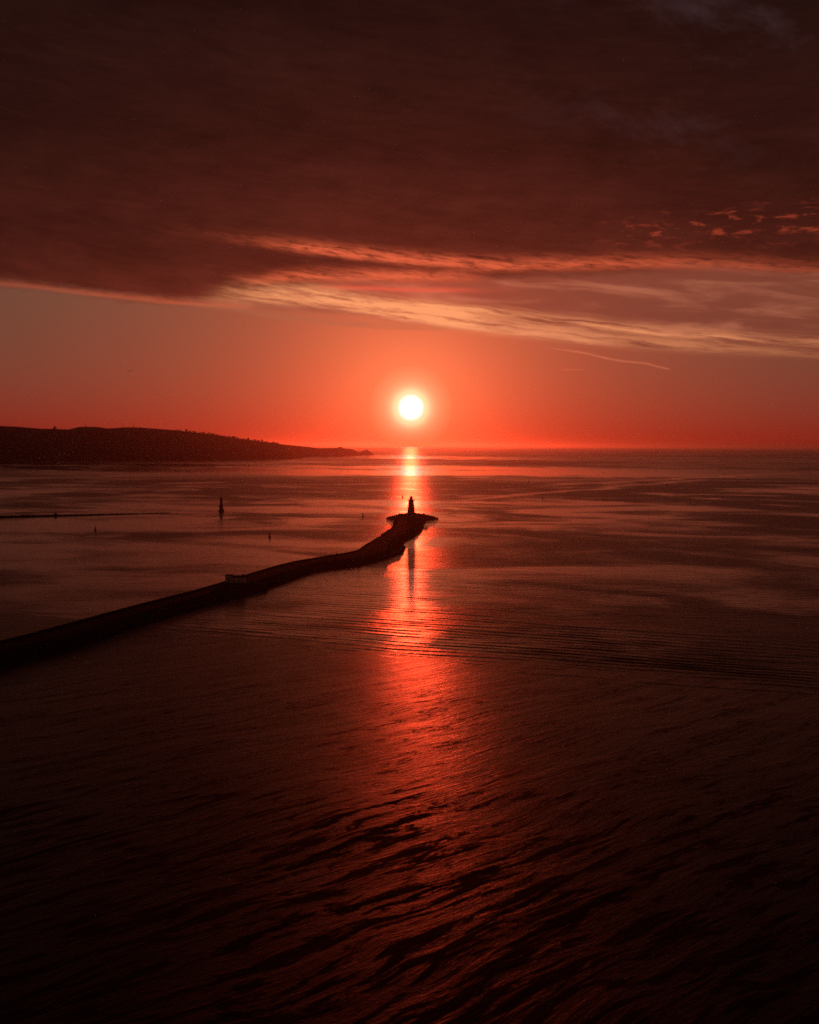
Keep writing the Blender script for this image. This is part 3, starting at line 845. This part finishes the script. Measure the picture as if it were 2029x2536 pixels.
buoy(668, 1330, 5.2, 'squat can buoy with a gap under its topmark, nearest above the breakwater', 'can', M_BUOYRED)
buoy(899, 1279.5, 5.0, 'small buoy left of the lighthouse outside the bright sun path', 'can', M_BUOYRED)
buoy(997.5, 1231.0, 6.4, 'small buoy within the sun glitter just behind the lighthouse', 'spar', M_GREEN)
buoy(1344.5, 1234.5, 6.0, 'slim buoy out on the water right of the sun path', 'spar', M_GREEN)
buoy(1310, 1192.5, 7.0, 'tiny far buoy up the bay, left of two on the right side', 'spar', M_BUOYRED)
buoy(1494, 1171.5, 6.5, 'tiny faint buoy farthest out toward the right horizon', 'spar', M_BUOYRED)
buoy(1652, 1201.5, 5.5, 'tiny cone-shaped buoy far out on the right', 'cone', M_GREEN)
buoy(1794, 1175.5, 7.0, 'faintest distant buoy near the right edge', 'spar', M_GREEN)

# a lone stone on the sand below the wall
p = pix(292, 1609); mb = MB(); rock(mb, (0, 0, 0.25), 0.42, rng)
o = mb.build('boulder', M_ROCK); o.location = (p.x, p.y, 0.25)
tag(o, 'single small dark stone lying on wet sand below the breakwater', 'stone')

# ------------------------------------------------------------------ headland on the far shore
def headland(name, ridge, water_px, depth, label, seed, rough=1.0):
    """ridge: photograph outline of the skyline; the slope climbs from its shoreline to that skyline"""
    n = 240; m = 22
    xs_ = np.linspace(ridge[0][0], ridge[-1][0], n)
    ry_ = np.interp(xs_, [p[0] for p in ridge], [p[1] for p in ridge])
    wy_ = np.interp(xs_, [p[0] for p in water_px], [p[1] for p in water_px])
    Xh, Yh, Zh = np.zeros((m, n)), np.zeros((m, n)), np.zeros((m, n))
    tops = []
    for i in range(n):
        sh = pix(xs_[i], wy_[i])                        # shoreline point
        dr = Vector((sh.x, sh.y, 0)).normalized()
        dist0 = Vector((sh.x, sh.y)).length
        dist = dist0 + depth
        dd = fwd * FPX + rgt * (xs_[i] - 1014.5) + upv * (1268.0 - ry_[i])
        zt = max(CAM_H + dd.z / math.hypot(dd.x, dd.y) * dist, 3.0)
        tops.append(Vector((dr.x * dist, dr.y * dist, zt)))
        for j in range(m):
            q = j / (m - 1) * 1.6
            if q <= 1.0:
                pr = min(0.22, q * 3.2) * 0.55 + (q ** 1.15) * 0.88
                z = zt * pr if j else -4.0
            else:
                z = zt * (1 - ((q - 1) / 0.6) ** 2) - (4 if j == m - 1 else 0)
            z += 0 if j in (0,) else zt * 0.10 * (1 if q < 0.9 else 0) * float(fbm(np.array([xs_[i] * 0.03]), np.array([q * 6.0]), seed, 3)[0]) * rough
            dq = dist0 + depth * q
            Xh[j, i], Yh[j, i], Zh[j, i] = dr.x * dq, dr.y * dq, z
    o = grid_obj(name, Xh, Yh, Zh, M_HEATH)
    tag(o, label, kind='structure')
    return xs_, tops
R1 = [(-260, 1049), (-120, 1052), (0, 1054), (50, 1056.5), (100, 1061), (128, 1061.5), (136, 1060), (146, 1062), (172, 1063), (188, 1059), (200, 1056.3), (240, 1056.5), (262, 1059.5), (270, 1060.5),
      (300, 1058.5), (320, 1057.5), (350, 1058), (385, 1061), (420, 1063.5), (460, 1067.5), (500, 1072), (526, 1075), (555, 1079.5), (603, 1087), (648, 1093), (689, 1098), (705, 1102),
      (722, 1112), (735, 1124), (746, 1133), (751, 1135.3)]
W1 = [(-260, 1144), (0, 1143.5), (200, 1142), (450, 1139.5), (705, 1137.5), (740, 1136.2), (751, 1135.6)]
x1, t1 = headland('headland', R1, W1, 900.0, 'long dark headland ridge across the bay', 3)
R2 = [(560, 1088), (640, 1093), (700, 1100), (735, 1103.5), (769, 1107), (788, 1110), (833, 1108.8), (871, 1111.8), (878, 1114), (884, 1118), (891, 1119), (896, 1118.6), (899, 1115.8), (905, 1114.6), (911, 1114.8), (917, 1118.5), (928, 1126.2)]
W2 = [(560, 1130.5), (743, 1130.5), (850, 1129), (928, 1126.8)]
x2, t2 = headland('headland_point', R2, W2, 320.0, 'low far point of the headland by the open sea', 5, 0.6)
def top_at(xs_, tops, px):
    i = int(np.argmin(np.abs(xs_ - px))); return tops[i]

# radio masts on the ridge
def mast(px, h, label):
    p = top_at(x1, t1, px); g = empty('radio_mast', p - Vector((0, 0, 2)))
    tag(g, label, 'mast', 'radio masts on the headland')
    MB().bar((0, 0, 0), (0, 0, h), 1.1, 6, 0.5).build('pole', M_METAL, g)
    an = MB().bar((0, 0, h), (0, 0, h + 4), 0.25)
    an.build('antenna', M_METAL, g)
    MB().lathe([(1.6, h * 0.72), (1.6, h * 0.80)], 8).build('dish_ring', M_METAL, g)
    MB().box((2.5, 0, 2), (5, 4, 4)).build('equipment_hut', M_RENDER, g)
mast(214.5, 27, 'leftmost thin radio mast on the highest hump of the headland')
mast(307.7, 27, 'sturdier radio mast, middle of the three on the ridge')
mast(331, 30, 'rightmost faint radio mast on the ridge')

# trees along the falling skyline
def tree(px, h, w, label, grp):
    p = top_at(x1, t1, px); g = empty('tree', p - Vector((0, 0, 1.5)))
    tag(g, label, 'tree', grp)
    tk = MB().bar((0, 0, 0), (0, 0, h * 0.55), h * 0.05, 6, h * 0.025)
    for i in range(4):
        a = rng.random() * 6.28; tk.bar((0, 0, h * 0.4), (w * 0.3 * math.cos(a), w * 0.3 * math.sin(a), h * 0.7), h * 0.022, 5, h * 0.01)
    tk.build('trunk', M_BARK, g)
    cr_ = MB()
    for i in range(130):
        a = rng.random() * 6.28; q = rng.random() ** 0.5; zz = rng.random()
        rr_ = w * 0.5 * q * math.sin(math.pi * (0.18 + 0.75 * zz)) * (0.8 + 0.4 * rng.random())
        c = Vector((rr_ * math.cos(a), rr_ * math.sin(a), h * (0.08 + 0.85 * zz))); s2 = h * 0.11 * (0.8 + rng.random())
        m3 = Matrix.Rotation(rng.random() * 6.28, 3, 'Z') @ Matrix.Rotation(rng.random() * 3, 3, 'X')
        cr_.add([c + m3 @ Vector(v) * s2 for v in ((-1, -0.7, 0), (1, -0.7, 0.2), (1, 0.7, 0), (-1, 0.7, 0.3))], [(0, 1, 2, 3)])
    cr_.build('crown', M_LEAF, g)
TG = 'trees along the headland skyline'
tree(136, 13, 22, 'lone bushy tree on the flat saddle left of the masts', TG)
tree(462, 17, 18, 'tall round tree starting the skyline row of trees', TG)
tree(617, 15, 20, 'wide-topped tree standing clear above the lower skyline row', TG)
tree(648, 15, 18, 'rounded tree near the lower end of the skyline row', TG)
for px in (440, 450, 472, 479, 486, 498, 506, 516, 525, 531, 540, 545, 556, 566, 574, 582, 590, 599, 606, 626, 632, 640, 657, 664, 672, 680, 688):
    tree(px + rng.uniform(-2, 2), rng.uniform(5, 12), rng.uniform(14, 44), 'small dark tree in the row along the falling headland skyline', TG)

# house block and small light on the far point
p = top_at(x2, t2, 843)
g = empty('house', p - Vector((0, 0, 2))); tag(g, 'flat dark building on the low far point of the headland', 'house')
MB().box((0, 0, 6), (44, 16, 12)).build('wall', M_RENDER, g)
MB().box((0, 0, 12.5), (46, 18, 1.2)).build('roof', M_SLATE, g)
for i in range(6): MB().box((-18 + i * 7, -8.1, 7), (3, 0.3, 3)).build('window', M_DOOR, g)
p = top_at(x2, t2, 908)
g = empty('headland_lighthouse', p - Vector((0, 0, 2))); tag(g, 'tiny far lighthouse on the knob at the headland tip', 'lighthouse')
MB().lathe([(4.2, 0), (3.4, 13), (4.4, 13.4), (4.4, 14.2)], 16).build('tower', M_RENDER, g)
MB().lathe([(2.4, 14.2), (2.4, 17.5), (1.4, 19.2), (0.2, 20)], 12).build('lantern', M_METAL, g)
MB().box((9, 0, 3), (12, 8, 6)).build('keeper_house', M_RENDER, g)

# ------------------------------------------------------------------ a gull in the air, left
def bird(px, py, dist, span, label):
    d = (fwd * FPX + rgt * (px - 1014.5) + upv * (1268.0 - py)).normalized()
    g = empty('gull', Vector((0, 0, CAM_H)) + d * dist, R(70)); g.rotation_euler = (R(8), R(-14), R(25))
    tag(g, label, 'bird')
    body = MB().bar((-0.05, -0.28, 0), (0, 0.0, 0), 0.03, 8, 0.085).bar((0, 0, 0), (0, 0.26, 0.01), 0.085, 8, 0.05).bar((0, 0.26, 0.01), (0, 0.36, 0.015), 0.05, 8, 0.012)
    v, f = body.v, body.f
    b0 = len(v)
    for s2 in (-1, 1):
        ws = [(0.05, 0.10, 0.03), (0.05, -0.08, 0.03), (span * 0.26, 0.14, 0.16), (span * 0.26, -0.04, 0.15), (span * 0.5, 0.0, 0.10), (span * 0.5, -0.03, 0.10)]
        b0 = len(v)
        v += [(s2 * x_, y_, z_ + 0.012) for x_, y_, z_ in ws] + [(s2 * x_, y_, z_ - 0.012) for x_, y_, z_ in ws]
        f += [tuple(b0 + i for i in q) for q in ((0, 1, 3, 2), (2, 3, 5, 4), (6, 8, 9, 7), (8, 10, 11, 9), (0, 2, 8, 6), (2, 4, 10, 8), (1, 7, 9, 3), (3, 9, 11, 5), (4, 5, 11, 10))]
    mesh_obj('body', v, f, M_BIRD, g)
bird(322.5, 919.5, 210, 1.4, 'tiny lone gull gliding in the sky at left')

# ------------------------------------------------------------------ haze
hz = MB().box((0, 60000, 145.0), (260000, 160000, 300.0))
m = bpy.data.materials.new('haze_air'); m.use_nodes = True
tt = m.node_tree; tt.nodes.clear()
pv = tt.nodes.new('ShaderNodeVolumePrincipled')
pv.inputs['Color'].default_value = (0.95, 0.90, 0.88, 1)
pv.inputs['Density'].default_value = 2.0e-5
pv.inputs['Anisotropy'].default_value = 0.87
ou = tt.nodes.new('ShaderNodeOutputMaterial'); tt.links.new(pv.outputs[0], ou.inputs['Volume'])
o = hz.build('haze', m); tag(o, 'thin red morning haze over the bay', kind='stuff')
